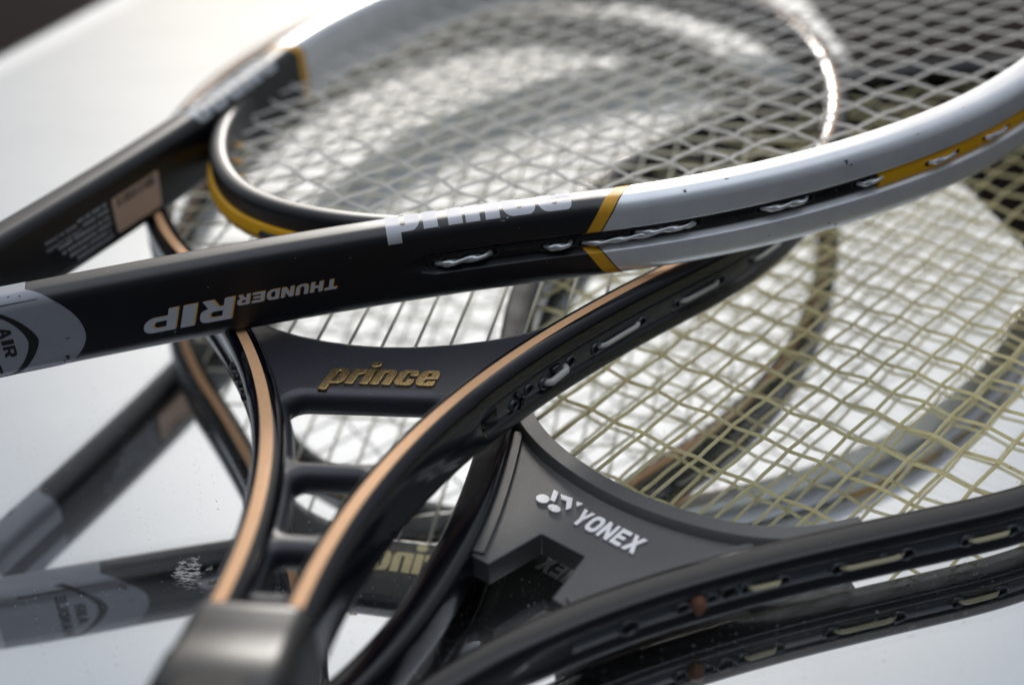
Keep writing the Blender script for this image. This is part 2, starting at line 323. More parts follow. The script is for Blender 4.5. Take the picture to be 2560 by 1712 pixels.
class Racket:
    def __init__(s, name, kind, pos, yaw, pitch, roll, geo, wid, hei):
        cy_, sy_, cp, sp, cr, sr = math.cos(yaw), math.sin(yaw), math.cos(pitch), math.sin(pitch), math.cos(roll), math.sin(roll)
        Rz = np.array([[cy_, -sy_, 0], [sy_, cy_, 0], [0, 0, 1]]); Ry = np.array([[cp, 0, -sp], [0, 1, 0], [sp, 0, cp]]); Rx = np.array([[1, 0, 0], [0, cr, -sr], [0, sr, cr]])
        m = Rz @ Ry @ Rx; mw = Matrix.Identity(4)
        for i in range(3):
            for j in range(3): mw[i][j] = m[i][j]
            mw[i][3] = pos[i] * MM
        s.root = empty(name, mw); s.geo = geo; s.W = wid / 2; s.H = hei / 2
        s.path = Path(np.vstack([centre(kind, geo, 1), centre(kind, geo, -1)[::-1]])); s.len = s.path.len
    def near(s, sp): return s.len - sp        # distance from the handle along the -v side
    def inner_v(s, u, side_off=0.0):
        """|v| of the frame centre line at u on the handle side"""
        k = s.path.L < s.len / 2; C = s.path.C[k]; i = np.argmax(C[:, 0] > u); i = max(i, 1)
        t = (u - C[i - 1, 0]) / (C[i, 0] - C[i - 1, 0]); return C[i - 1, 1] + t * (C[i, 1] - C[i - 1, 1])
    def strings(s, vs, us, mname, r, inset, lo_fn, amp=.62, ends=None):
        """woven string bed; every string its own part"""
        a, b, n = s.geo[0] - inset, s.geo[1] - inset, s.geo[2]
        def tip_u(v): return a * (1 - min(1, abs(v) / b) ** n) ** (1 / n)
        def half_v(u): return b * (1 - min(1, abs(u) / a) ** n) ** (1 / n)
        for i, v in enumerate(vs):
            u0, u1 = lo_fn(v), tip_u(v)
            g = np.unique(np.concatenate([np.linspace(u0, u1, 14)] + [[u + d for d in (-6, -4.5, -3, -2, -1, 0, 1, 2, 3, 4.5, 6)] for u in us]))
            g = g[(g >= u0) & (g <= u1)]; W = np.zeros(len(g))
            for j, u in enumerate(us):
                if abs(v) < half_v(u): W += (1 if (i + j) % 2 else -1) * amp * np.exp(-((g - u) / 3.9) ** 2)
            jit = random.uniform(-.25, .25)
            wob = np.array([.06 * math.sin(x * .11 + i) for x in g])
            tube('main_string', np.stack([g, v + jit * 0 + wob, W], -1), r, mname, s.root, 7)
        for j, u in enumerate(us):
            h = half_v(u)
            if ends: h = min(h, ends(u))
            g = np.unique(np.concatenate([np.linspace(-h, h, 14)] + [[v + d for d in (-4.5, -3, -2, -1, 0, 1, 2, 3, 4.5)] for v in vs])); g = g[(g >= -h) & (g <= h)]
            W = np.zeros(len(g))
            for i, v in enumerate(vs): W -= (1 if (i + j) % 2 else -1) * amp * np.exp(-((g - v) / 3.9) ** 2)
            wob = np.array([.14 * math.sin(x * .28 + j * 2) for x in g])
            tube('cross_string', np.stack([u + wob, g, W], -1), r, mname, s.root, 7)
    def loop(s, sa, sb, off, wa, wb, r, mname, bulge=1.1, name='string_loop', n=12, twist=0.0):
        """string running outside the frame from hole to hole (near-side distances)"""
        t = np.linspace(0, 1, n); x = s.near(sa + (sb - sa) * t); o = off - 1.2 + (bulge + 1.2) * np.minimum(1, np.sin(np.pi * t) * 2.2) ** .7
        return tube(name, s.path.pt(x, o, wa + (wb - wa) * t), r, mname, s.root, 10, twist=twist)
    def ring(s, sp, off, wc, ro, ri, mname='blackplastic', lift=.55, stretch=1.15):
        """grommet eye: raised collar round a dark hole, on the near (-v) side"""
        x0 = s.near(sp); k = 18; V = []; F = []
        prof = [(ro + .25, -.35), (ro, lift * .6), (ro - .3, lift), (ri + .15, lift), (ri, lift * .5), (ri * .92, .10)]
        for rr, h in prof:
            for j in range(k):
                a = 2 * math.pi * j / k
                V.append(s.path.pt(np.array(x0 + rr * stretch * math.cos(a)), np.array(off + h), wc + rr * math.sin(a)))
        for i in range(len(prof) - 1):
            for j in range(k): F.append((i * k + j, i * k + (j + 1) % k, (i + 1) * k + (j + 1) % k, (i + 1) * k + j))
        g = mesh('grommet', V, F, mname, s.root)
        b = len(prof) - 1
        mesh('grommet_hole_shade', [V[b * k + j] for j in range(k)], [tuple(range(k))], 'hole', g, smooth=False)  # black disc painted as the hole's shade; the strip below is uncut
        return g

def box_section(W, H, r, g=0.02, gw=3.2, gc=0.0, slope=1.2, rg=.5, n=5):
    """rounded frame section with a groove of depth g on the outer side; starts at the outer middle"""
    pts = [(W - g, gc), (W - g, gc + gw), (W, gc + gw + slope), (W, H), (-W, H), (-W, -H), (W, -H), (W, gc - gw - slope), (W - g, gc - gw)]
    return roundpoly(pts, [0, rg, rg, r, r, r, r, rg, rg], n)
def smooth01(x): x = np.clip(x, 0, 1); return x * x * (3 - 2 * x)

def outer_surface(W, H, r):
    """perimeter coordinate q (mm, 0 at outer middle, + upward over the top) -> (off, w, n_off, n_w)"""
    h = H - r; arc = r * math.pi / 2; t = 2 * (W - r)
    def f(q):
        sg = 1 if q >= 0 else -1; q = abs(q)
        if q <= h: o, w, a, b = W, q, 1, 0
        elif q <= h + arc:
            x = (q - h) / r; o, w, a, b = W - r + r * math.cos(x), h + r * math.sin(x), math.cos(x), math.sin(x)
        elif q <= h + arc + t: o, w, a, b = W - r - (q - h - arc), H, 0, 1
        elif q <= h + 2 * arc + t:
            x = (q - h - arc - t) / r; o, w, a, b = -W + r - r * math.sin(x), h + r * math.cos(x), -math.sin(x), math.cos(x)
        else: o, w, a, b = -W, h - (q - h - 2 * arc - t), -1, 0
        return o, w * sg, a, b * sg
    return f, h, arc, t

def grip(root, u0, u1, wid, hei, mname, name='grip', ridges=True):
    """octagonal handle with wrapped tape, u0 > u1"""
    oct_ = roundpoly([(-wid / 2, -hei / 4), (-wid / 4, -hei / 2), (wid / 4, -hei / 2), (wid / 2, -hei / 4), (wid / 2, hei / 4), (wid / 4, hei / 2), (-wid / 4, hei / 2), (-wid / 2, hei / 4)], 3.0, 4)
    n = int(abs(u0 - u1) / 2.0); V = []; F = []; k = len(oct_)
    for i in range(n + 1):
        u = u0 + (u1 - u0) * i / n
        for j, (v, w_) in enumerate(oct_):
            ph = (u / 26.0 + j / k) % 1.0
            sc = 1 + (.035 * (1 - min(1, min(ph, 1 - ph) / .07)) * -1 if ridges else 0)
            V.append((u, v * sc, w_ * sc))
    for i in range(n):
        for j in range(k): F.append((i * k + j, i * k + (j + 1) % k, (i + 1) * k + (j + 1) % k, (i + 1) * k + j))
    F.append(tuple(range(k))[::-1]); F.append(tuple(n * k + j for j in range(k)))
    return mesh(name, V, F, mname, root, auto=50)

# ------------------------------------------------------------------ setting: dark ground and the mirror the rackets lie on
def add_ground():
    V = [(-3000, -1500, -6.6), (3000, -1500, -6.6), (3000, 6000, -6.6), (-3000, 6000, -6.6)]
    m = mat('dark_stained_ground', (.012, .0065, .0055), .85, spec=.08, vary=.55, vscale=14, bump=.5, bscale=160)
    o = mesh('ground', V, [(0, 1, 2, 3)], m, None, smooth=False); tag(o, kind='structure')
add_ground()

GLASS_T = 3.3
def add_mirror():
    root = empty('mirror', Matrix.Translation((0, .45, -GLASS_T * MM)))
    outline = roundpoly([(-192, 836), (152, 822), (172, 650), (200, 510), (222, 60), (-330, 60), (-330, 616)], [26, 30, 200, 200, 40, 40, 60], 8)
    outline = np.array([p for i, p in enumerate(outline) if i == 0 or np.hypot(*(p - outline[i - 1])) > .5])
    K = len(outline)
    def inset(P, d):
        Q = []
        for i in range(len(P)):
            a = P[i] - P[i - 1]; b = P[(i + 1) % len(P)] - P[i]; a = a / np.hypot(*a); b = b / np.hypot(*b)
            na = np.array([-a[1], a[0]]); nb = np.array([-b[1], b[0]]); n = na + nb; n /= np.linalg.norm(n)
            Q.append(P[i] + n * d / max(.4, float(n @ na)))
        return np.array(Q)
    area = 0.5 * sum(outline[i - 1][0] * outline[i][1] - outline[i][0] * outline[i - 1][1] for i in range(K))
    sgn = 1 if area > 0 else -1
    inn = inset(outline, 15 * sgn)
    g = bpy.data.materials.new('mirror_glass'); g.use_nodes = True; t = g.node_tree; t.nodes.clear()
    gl = t.nodes.new('ShaderNodeBsdfGlass'); gl.inputs['IOR'].default_value = 1.5; gl.inputs['Roughness'].default_value = 0; gl.inputs['Color'].default_value = (.985, .988, .99, 1)
    # dust, fine scratches and one dried splash lie on the glass
    df = t.nodes.new('ShaderNodeBsdfDiffuse'); df.inputs['Color'].default_value = (.55, .53, .50, 1)
    co = t.nodes.new('ShaderNodeTexCoord'); ms = t.nodes.new('ShaderNodeMixShader'); ou = t.nodes.new('ShaderNodeOutputMaterial')
    def nmask(scale, lo, hi, amt, detail=2.0, stretch=None, rot=0):
        mp = t.nodes.new('ShaderNodeMapping'); t.links.new(co.outputs['Object'], mp.inputs['Vector'])
        if stretch: mp.inputs['Scale'].default_value = stretch
        mp.inputs['Rotation'].default_value[2] = rot
        n = t.nodes.new('ShaderNodeTexNoise'); n.inputs['Scale'].default_value = scale; n.inputs['Detail'].default_value = detail
        t.links.new(mp.outputs[0], n.inputs['Vector'])
        q = t.nodes.new('ShaderNodeMapRange'); q.inputs['From Min'].default_value = lo; q.inputs['From Max'].default_value = hi; q.inputs['To Max'].default_value = amt
        t.links.new(n.outputs['Fac'], q.inputs['Value']); return q.outputs[0]
    def comb(op, a, b):
        m = t.nodes.new('ShaderNodeMath'); m.operation = op; m.use_clamp = True
        for i, x in enumerate((a, b)):
            if isinstance(x, (int, float)): m.inputs[i].default_value = x
            else: t.links.new(x, m.inputs[i])
        return m.outputs[0]
    dust = nmask(900, .735, .76, .7, 1.0)
    haze = nmask(14, .42, .75, .035, 6.0, (1, 2.5, 1), .6)
    scr = nmask(220, .70, .74, .05, 1.0, (1, 30, 1), .9)
    # the splash: flakes inside a small blob at a fixed place on the glass
    di = t.nodes.new('ShaderNodeVectorMath'); di.operation = 'DISTANCE'; di.inputs[1].default_value = (-.1005, .3575 - .45, GLASS_T * MM)
    wn = t.nodes.new('ShaderNodeTexNoise'); wn.inputs['Scale'].default_value = 130; wn.inputs['Detail'].default_value = 3; t.links.new(co.outputs['Object'], wn.inputs['Vector'])
    t.links.new(co.outputs['Object'], di.inputs[0])
    wb = t.nodes.new('ShaderNodeMath'); wb.operation = 'MULTIPLY_ADD'; wb.inputs[1].default_value = .016; wb.inputs[2].default_value = -.008; t.links.new(wn.outputs['Fac'], wb.inputs[0])
    ds = t.nodes.new('ShaderNodeMath'); ds.operation = 'ADD'; t.links.new(di.outputs['Value'], ds.inputs[0]); t.links.new(wb.outputs[0], ds.inputs[1])
    bl = t.nodes.new('ShaderNodeMapRange'); bl.inputs['From Min'].default_value = .0052; bl.inputs['From Max'].default_value = .0038; t.links.new(ds.outputs[0], bl.inputs['Value'])
    spl = comb('MULTIPLY', bl.outputs[0], nmask(520, .47, .53, .95, 6.0, (1, 2.2, 1), .5))
    fac = comb('ADD', comb('ADD', dust, haze), comb('ADD', scr, spl))
    t.links.new(fac, ms.inputs[0]); t.links.new(gl.outputs[0], ms.inputs[1]); t.links.new(df.outputs[0], ms.inputs[2]); t.links.new(ms.outputs[0], ou.inputs['Surface'])
    off = np.array([0, 450, -GLASS_T])
    V = [(*p, 0) for p in inn] + [(*p, -1.0) for p in outline] + [(*p, -GLASS_T) for p in outline]
    F = [tuple(range(K)) if sgn > 0 else tuple(range(K))[::-1]]
    for i in range(K):
        j = (i + 1) % K
        F.append((i, j, K + j, K + i)); F.append((K + i, K + j, 2 * K + j, 2 * K + i))
    me = bpy.data.meshes.new('glass_sheet'); me.from_pydata([tuple((np.array(v) - off) * MM) for v in V], [], F); me.update()
    bm = bmesh.new(); bm.from_mesh(me)
    for f in bm.faces:
        f.normal_update()
    big = max(bm.faces, key=lambda f: f.calc_area())
    if big.normal.z < 0: bmesh.ops.reverse_faces(bm, faces=bm.faces)
    bmesh.ops.recalc_face_normals(bm, faces=bm.faces)
    big = max(bm.faces, key=lambda f: f.calc_area()); big.normal_update()
    if big.normal.z < 0: bmesh.ops.reverse_faces(bm, faces=bm.faces)
    bm.to_mesh(me); bm.free()
    link('glass_sheet', me, g, root)
    sm = bpy.data.materials.new('silvering'); sm.use_nodes = True; b = sm.node_tree.nodes['Principled BSDF']
    b.inputs['Metallic'].default_value = 1; b.inputs['Roughness'].default_value = 0; b.inputs['Base Color'].default_value = (.90, .91, .91, 1)
    edge = inset(outline, .6 * sgn)
    V2 = [(*p, -GLASS_T - .02) for p in edge] + [(*p, -GLASS_T - 3) for p in edge]
    F2 = [tuple(range(K)) if sgn > 0 else tuple(range(K))[::-1]] + [(i, (i + 1) % K, K + (i + 1) % K, K + i) for i in range(K)]
    me2 = bpy.data.meshes.new('silvering'); me2.from_pydata([tuple((np.array(v) - off) * MM) for v in V2], [], F2); me2.update()
    link('silvering', me2, sm, root)
    tag(root, 'large flat mirror under the pile of rackets, showing the white sky', 'mirror')
add_mirror()

# ------------------------------------------------------------------ block capitals (10 x 10 units each)
GL = {
 'A': [[(0, 0), (3, 0), (3.7, 2.2), (6.3, 2.2), (7, 0), (10, 0), (6.7, 10), (3.3, 10)], [(4.3, 4.2), (5.7, 4.2), (5, 7.2)]],
 'D': [roundpoly([(0, 0), (10, 0), (10, 10), (0, 10)], [0, 4, 4, 0]), roundpoly([(3, 2.3), (7, 2.3), (7, 7.7), (3, 7.7)], [0, 2, 2, 0])],
 'E': [[(0, 0), (10, 0), (10, 2.3), (3, 2.3), (3, 4), (9, 4), (9, 6), (3, 6), (3, 7.7), (10, 7.7), (10, 10), (0, 10)]],
 'H': [[(0, 0), (3, 0), (3, 3.9), (7, 3.9), (7, 0), (10, 0), (10, 10), (7, 10), (7, 6.2), (3, 6.2), (3, 10), (0, 10)]],
 'I': [[(0, 0), (10, 0), (10, 10), (0, 10)]],
 'L': [[(0, 0), (10, 0), (10, 2.3), (3, 2.3), (3, 10), (0, 10)]],
 'N': [[(0, 0), (2.9, 0), (2.9, 5.8), (7, 0), (10, 0), (10, 10), (7.1, 10), (7.1, 4.3), (3, 10), (0, 10)]],
 'O': [roundpoly([(0, 0), (10, 0), (10, 10), (0, 10)], 3.6), roundpoly([(3, 2.3), (7, 2.3), (7, 7.7), (3, 7.7)], 1.6)],
 'P': [roundpoly([(0, 0), (3, 0), (3, 3.2), (10, 3.2), (10, 10), (0, 10)], [0, 0, 0, 3, 3, 0]), roundpoly([(3, 5.2), (7, 5.2), (7, 8), (3, 8)], [0, 1.2, 1.2, 0])],
 'R': [roundpoly([(0, 0), (3, 0), (3, 3.4), (4.6, 3.4), (6.6, 0), (10, 0), (7.8, 3.7), (10, 4.6), (10, 10), (0, 10)], [0, 0, 0, 0, 0, 0, .3, 1.5, 3, 0]), roundpoly([(3, 5.4), (7, 5.4), (7, 8), (3, 8)], [0, 1.2, 1.2, 0])],
 'T': [[(0, 10), (10, 10), (10, 7.6), (6.6, 7.6), (6.6, 0), (3.4, 0), (3.4, 7.6), (0, 7.6)][::-1]],
 'U': [roundpoly([(0, 10), (0, 0), (10, 0), (10, 10), (7, 10), (7, 2.3), (3, 2.3), (3, 10)], [0, 3.6, 3.6, 0, 0, 1.4, 1.4, 0])],
 'X': [[(0, 0), (3.4, 0), (5, 3.2), (6.6, 0), (10, 0), (6.8, 5), (9.8, 10), (6.5, 10), (5, 7), (3.5, 10), (.2, 10), (3.2, 5)]],
 'Y': [[(3.4, 0), (6.6, 0), (6.6, 3.8), (10, 10), (6.7, 10), (5, 6.4), (3.3, 10), (0, 10), (3.4, 3.8)]],
}
def caps(word, x0, x1, y0, y1, shear=0.0, gap=.16, grow=0.0):
    """list of (letter loops) filling the box x0..x1, y0..y1"""
    wd = [.42 if c == 'I' else 1.0 for c in word]; unit = (x1 - x0) / (sum(wd) + gap * (len(word) - 1)); x = x0; out = []
    for c, k in zip(word, wd):
        lps = []
        for li, lp in enumerate(GL[c]):
            P = np.array(lp, float); cen = P.mean(0)
            if grow: P = P + np.sign(P - 5) * np.array([grow / (unit * k) * 10, grow / (y1 - y0) * 10]) * (1 if li == 0 else -0.0)
            X = x + P[:, 0] / 10 * unit * k; Y = y0 + P[:, 1] / 10 * (y1 - y0)
            lps.append(np.stack([X + shear * (Y - y0), Y], -1))
        out.append(lps); x += unit * (k + gap)
    return out
def flat_parts(letters, fn, name, m, parent, gx=3.0, gy=1.0):
    obs = []
    for lps in letters:
        me = filled(lps); wrap(me, fn, gx, gy); obs.append(link(name, me, m, parent))
    return obs
def block_parts(letters, place, name, m, parent, extrude=.5, bevel=.12):
    """raised letters: place(x, y, z) -> (u, v, w)"""
    obs = []
    for lps in letters:
        me = filled(lps, extrude, bevel, 1)
        for v in me.vertices: v.co = Vector([c * MM for c in place(v.co.x / MM, v.co.y / MM, v.co.z / MM)])
        bm = bmesh.new(); bm.from_mesh(me); bmesh.ops.recalc_face_normals(bm, faces=bm.faces); bm.to_mesh(me); bm.free()
        obs.append(link(name, me, m, parent))
    return obs
def plate(name, loops, w0, w1, bevel, m, parent, smooth=True):
    """flat piece in the racket plane between w0 and w1 with rounded rims"""
    hz = (w1 - w0) / 2; me = filled(loops, max(.01, hz - bevel), bevel, 3)
    for v in me.vertices: v.co.z += (w0 + w1) / 2 * MM
    if smooth:
        me.polygons.foreach_set('use_smooth', [True] * len(me.polygons)); me.set_sharp_from_angle(angle=R_(50))
    return link(name, me, m, parent)

# ================================================================== racket 1: silver, black and amber, on top
def racket_top():
    rk = Racket('tennis_racket', 'A', (71.302, 596.418, 50.471), R_(35.582), R_(-.521), R_(-6.092), (195.127, 143.31, 1.869, R_(132.804), -318.748, 7.28, .117, .438), 13.506, 26.922)
    root, pa, W, H, Ln = rk.root, rk.path, rk.W, rk.H, rk.len
    tag(root, 'silver and black tennis racket with amber bands lying across the top of the pile', 'tennis racket', 'tennis rackets piled on the mirror')
    RC = 4.4
    def prof(s):
        sp = min(s, Ln - s); g = .02 + 2.6 * float(smooth01((sp - 156) / 5)); gw = .3 + 2.0 * float(smooth01((sp - 154) / 6))
        return box_section(W, H, RC, g, gw, -.2, 1.3, .6)
    SL = .62; b0, b1, b2 = 208.8, 213.3, 213.8
    rev = lambda a, b: (Ln - b, Ln - a)
    for side in (0, 1):
        def seg(name, a, b, m, st=3.0, caps_=False):
            if side == 0: return sweep(name, pa, prof, a, b, m, root, st, SL, caps=caps_)
            return sweep(name, pa, prof, Ln - a, Ln - b, m, root, st, -SL, caps=caps_)
        seg('arm', -14, b0, 'satin'); seg('amber_band', b0, b1, 'yellow', 2.0); seg('band_edge_line', b1, b2, 'ink', 2.0)
    # silver hoop: slant eases off away from the bands
    ss = np.linspace(b2, Ln - b2, 300); V = []
    for s in ss:
        P = prof(s); k = len(P); q = np.r_[0, np.cumsum(np.hypot(*np.diff(P, axis=0).T))]; tot = q[-1] + np.hypot(*(P[0] - P[-1]))
        f = (1 - 2 * (s - b2) / (Ln - 2 * b2))
        V.append(pa.pt(s + SL * f * np.minimum(q, tot - q), P[:, 0], P[:, 1]))
    V = np.concatenate(V); n = len(ss)
    mesh('hoop', V, [(i * k + j, i * k + (j + 1) % k, (i + 1) * k + (j + 1) % k, (i + 1) * k + j) for i in range(n - 1) for j in range(k)], 'silver', root, auto=40)
    # grommet strips lying in the outer groove
    strip = lambda s: roundpoly([(W - 3.0, -2.6), (W - 2.05, -2.3), (W - 2.05, 1.9), (W - 3.0, 2.2)], .3, 2)
    sweep('black_grommet_strip', pa, strip, *rev(159, 310.5), 'blackplastic', root); sweep('black_grommet_strip', pa, strip, 159, 310.5, 'blackplastic', root)
    ystrip = lambda s: roundpoly([(W - 3.0, -2.9), (W - 1.0, -2.5), (W - .8, -.2), (W - 1.0, 2.1), (W - 3.0, 2.5)], .4, 2)
    sweep('yellow_bumper_strip', pa, ystrip, 310.5, Ln - 310.5, 'yellowplastic', root)
    # string running outside, hole to hole, along the near side
    of = W - 1.6
    for a, b, wa, wb, r in ((163.5, 181.5, -.9, .3, .95), (198.8, 207, -.3, .1, .95), (210.5, 236.5, -.6, .5, .75), (227.5, 246.5, .9, .9, .8), (268.5, 284.5, 1, .9, .85), (303, 312.5, .8, 1, .8)):
        rk.loop(a, b, of, wa - .3, wb - .3, r, 'clear', 1.0, n=40, twist=.42)
        for s_, w_ in ((a - .8, wa), (b + .8, wb)): rk.ring(s_, W - 2.05, w_ - .3, 1.5, 1.05, lift=.25)
    for a, b in ((331, 343), (358, 369.5), (385, 396), (412, 423)):
        rk.loop(a, b, W - .6, .1, .1, .8, 'clear', .9, n=30, twist=.42)
        for s_ in (a - .8, b + .8): rk.ring(s_, W - .8, 0, 1.4, 1.0, 'yellowplastic', .2)
    # throat bridge and its yellow guard
    phi = R_(132.804); Cb = sell(195.127, 143.31, 1.869, np.linspace(2 * math.pi - phi + .10, phi - .10, 140)); pb = Path(Cb)
    sweep('throat_bridge', pb, lambda s: box_section(4.1, 8.6, 3.4, .02, 1), 0, pb.len, 'satin', root, caps=False)
    def gs(s):
        e = math.sin(math.pi * np.clip((s - pb.len * .20) / (pb.len * .62), 0, 1)) ** .35; bmp = .35 * math.sin(s * .9)
        return roundpoly([(3.2, -6.4), (3.6 + (2.3 + bmp * .3) * e, -5.8), (3.6 + (2.9 + bmp * .3) * e, -3.0), (3.6 + 1.8 * e, .3), (3.2, 1.0)], .9, 3)
    sweep('yellow_bridge_guard', pb, gs, pb.len * .20, pb.len * .82, 'yellowplastic', root, 1.5)
    x = np.linspace(pb.len * .36, pb.len * .44, 10); tube('string_loop', pb.pt(x, 6.3 + .8 * np.sin(np.linspace(0, math.pi, 10)), np.full(10, -2.4)), .8, 'clear', root)
    x = np.linspace(pb.len * .345, pb.len * .455, 6); tube('guard_slot_shade', pb.pt(x, np.full(6, 6.0), np.full(6, -2.6)), 1.3, 'ink', root)  # solid black bar paints the shade of a slot; the guard is uncut
    for k in range(9):   # yellow grommet barrels poking out on the string side
        s_ = pb.len * (.28 + .055 * k); tube('grommet_barrel', pb.pt(np.array([s_, s_]), np.array([-3.8, -6.8]), np.array([0., 0.])), 1.3, 'yellowplastic', root)
    # lettering and prints
    f, h_, arc_, top_ = outer_surface(W, H, RC)
    def on(sfun):
        def mk(lift):
            def fn(x, y, z):
                o, w_, a, b = f(y); return pa.pt(np.array(sfun(x)), np.array(o + lift * a), w_ + lift * b)
            return fn
        return mk
    near = on(lambda x: Ln - x); far = on(lambda x: x)
    let, wd = word_prince(); kx = 59.0 / wd
    sc = lambda lp: np.stack([lp[:, 0] * kx + 149.3, np.where(lp[:, 1] < 0, lp[:, 1] * .82, lp[:, 1] * 1.45) + 12.2], -1)
    P1 = [[sc(lp) for lp in (g[:1] if i == 2 else g)] for i, g in enumerate(let)]
    flat_parts(P1, near(.06), 'printed_letter', 'silverprint', root)
    # far arm carries the same word read from the other side
    sc2 = lambda lp: np.stack([208.3 - lp[:, 0] * kx, np.where(lp[:, 1] < 0, lp[:, 1] * .82, lp[:, 1] * 1.45) + 12.2], -1)
    flat_parts([[sc2(lp) for lp in (g[:1] if i == 2 else g)] for i, g in enumerate(let)], far(.06), 'printed_letter', 'whiteink', root)
    for grow, lift, m, dx in ((.16, .04, 'yellow', .25), (0.0, .085, 'silverprint', 0)):
        A = caps('THUNDER', 0 - dx * .4, 31.5, 0, 3.5, .30, .2); B = caps('RIP', 32.6 - dx * .4, 60.2, 0, 7.4, .34, .16)
        if grow:
            A = [[lp + np.array([-.28, -.10]) for lp in g] for g in A]; B = [[lp + np.array([-.42, -.14]) for lp in g] for g in B]
        tf = lambda lp: np.stack([132.0 - lp[:, 0], .3 - lp[:, 1]], -1)
        flat_parts([[tf(lp) for lp in g] for g in A + B], near(lift), 'printed_letter', m, root, 4.0, 2.0)
    # nicks in the paint
    def nick(sp, q, l, h, m, fn):
        pts = [(sp + l * (.5 + .18 * random.uniform(-1, 1)) * math.cos(a) + h * .6 * math.sin(2 * a), q + h * (.5 + .3 * random.uniform(-1, 1)) * math.sin(a)) for a in np.linspace(0, 2 * math.pi, 9)[:-1]]
        me = filled([pts]); wrap(me, fn(.05), 3, 1); link('paint_nick', me, m, root)
    for sp, q, l, h in ((257.5, 14.5, 1.9, .4), (243.5, 13.0, .35, 1.2), (297.5, 10.5, .5, 1.3), (299.2, 9.0, .5, .6), (291, -9.5, .8, .4), (293.5, -10.6, .35, .8), (326, 12, 1.2, .3), (270, -8.2, 1.0, .25), (349, 15, .9, .4)): nick(sp, q, l, h, 'ink', near)
    for sp, q, l, h in ((186, 11.2, 1.7, .35), (187.6, 11.9, .6, .5), (191, 8, .5, .15), (120, 9.5, .35, .25), (92, 4.8, .3, .3), (63, 17.6, .5, .3), (137, 6.5, .9, .15), (75, -7.7, .8, .12)): nick(sp, q, l, h, 'whiteink', near)
    for sp, q, l, h in ((45.5, -9.5, .35, 1.4), (44.3, -10.6, .3, .9), (47, -3.2, 1.3, .5)): nick(sp, q, l, h, 'ink', lambda lift: near(lift + .12))
    # silver sleeve of the handle, with chevron and small words
    qs = np.linspace(-33, 33, 91)
    def s_end(q):
        q = q + 2.3; return max(38.0, 52.6 - (.043 if q > 0 else .075) * q * q)
    for fn, nm in ((near(.10), 1), (far(.10), 0)):
        V = []; n = 14
        for q in qs:
            for i in range(n): V.append(fn(-14 + (s_end(q) + 14) * i / (n - 1), q, 0))
        mesh('silver_sleeve', V, [(j * n + i, j * n + i + 1, (j + 1) * n + i + 1, (j + 1) * n + i) for j in range(len(qs) - 1) for i in range(n - 1)], 'sleeve', root)
    t = np.linspace(-1, 1, 30)
    for fn in (near(.16), far(.16)):
        up = np.stack([38.6 - 10.5 * np.abs(t) ** 1.5 - 3 * np.abs(t) ** 4, -1.6 + t * 13.5], -1); lo = np.stack([35.4 - 8.6 * np.abs(t) ** 1.6 - 4.6 * np.abs(t) ** 5, -1.6 + t * 13.0], -1)
        me = filled([np.vstack([up, lo[::-1]])]); wrap(me, fn, 3, 1); link('black_chevron', me, 'ink', root)
        for q0 in (11.6, -12.5):
            me = filled([[(10, q0 - .3), (41, q0 - .12), (41.5, q0 + .1), (10, q0 + .35)]]); wrap(me, fn, 5, 1); link('sleeve_line', me, 'ink', root)
    A = caps('AIR', 0, 10.2, 0, 3.7, 0, .14); B = caps('HANDLE', -5.0, 15.4, -5.6, -1.9, 0, .14)
    tf = lambda lp: np.stack([27.6 + lp[:, 1], 4.6 - lp[:, 0]], -1)
    flat_parts([[tf(lp) for lp in g] for g in A + B], near(.17), 'printed_letter', 'ink', root)
    # barcode sticker and maker's small print on the inner face of the far arm
    def inner(lift):
        def fn(x, y, z): return pa.pt(np.array(float(x)), np.array(-W - lift), y)
        return fn
    me = filled([roundpoly([(94, -8.9), (119, -8.9), (121, 4.3), (94.6, 4.3)], 1.0)]); wrap(me, inner(.12), 3, 5); st = link('barcode_sticker', me, 'sticker', root)
    bars = []; x = 97.0
    while x < 118:
        wd_ = random.choice((.25, .4, .7)); bars.append([(x, .2), (x + wd_, .2), (x + wd_, 3.5), (x, 3.5)]); x += wd_ + random.choice((.3, .5, .8))
    me = filled(bars); wrap(me, inner(.17), 4, 5); link('barcode', me, 'ink', st)
    def line(txt, s0, w0, size):
        me = text_mesh(txt, size, spacing=1.05, offset=.03); a, b = bounds(me)
        for v in me.vertices: v.co = Vector(((s0 - (v.co.x / MM - a[0])) * MM, (w0 - v.co.y / MM) * MM, 0))
        wrap(me, inner(.07), 8, 8); link('printed_line', me, 'whiteink', root)
    line('MADE IN CHINA', 76, 3.6, 2.0); line('5,344,024, 6,234,921', 78, 1.0, 2.0)
    dashes = []
    for row, (a, b) in enumerate(((77, 92), (79, 92), (66, 92), (67, 92), (70, 92), (73, 92))):
        y = 4.4 - 2.35 * row - (0 if row < 2 else .3); x = a
        while x < b:
            l = random.uniform(.5, 1.1); dashes.append([(x, y), (min(b, x + l), y), (min(b, x + l), y - 1.25), (x, y - 1.25)]); x += l + (random.uniform(.25, .4) if random.random() < .8 else 1.1)
    me = filled(dashes); wrap(me, inner(.07), 8, 8); tag(link('small_print', me, 'whiteink', root), kind='stuff')
    # strings
    half = [6.1, 18.2, 30.2, 42.2, 54.4, 67, 80, 94, 109]
    vs = sorted([-x for x in half] + half); us = [-168 + 15.2 * i + .25 * i for i in range(23) if -168 + 15.45 * i < 178]
    a_, b_, n_ = 195.127, 143.31, 1.869
    lo = lambda v: -(a_ - 3) * (1 - min(1, abs(v) / (b_ - 3)) ** n_) ** (1 / n_)
    rk.strings(vs, us, 'silverstring', .54, 5.5, lo)
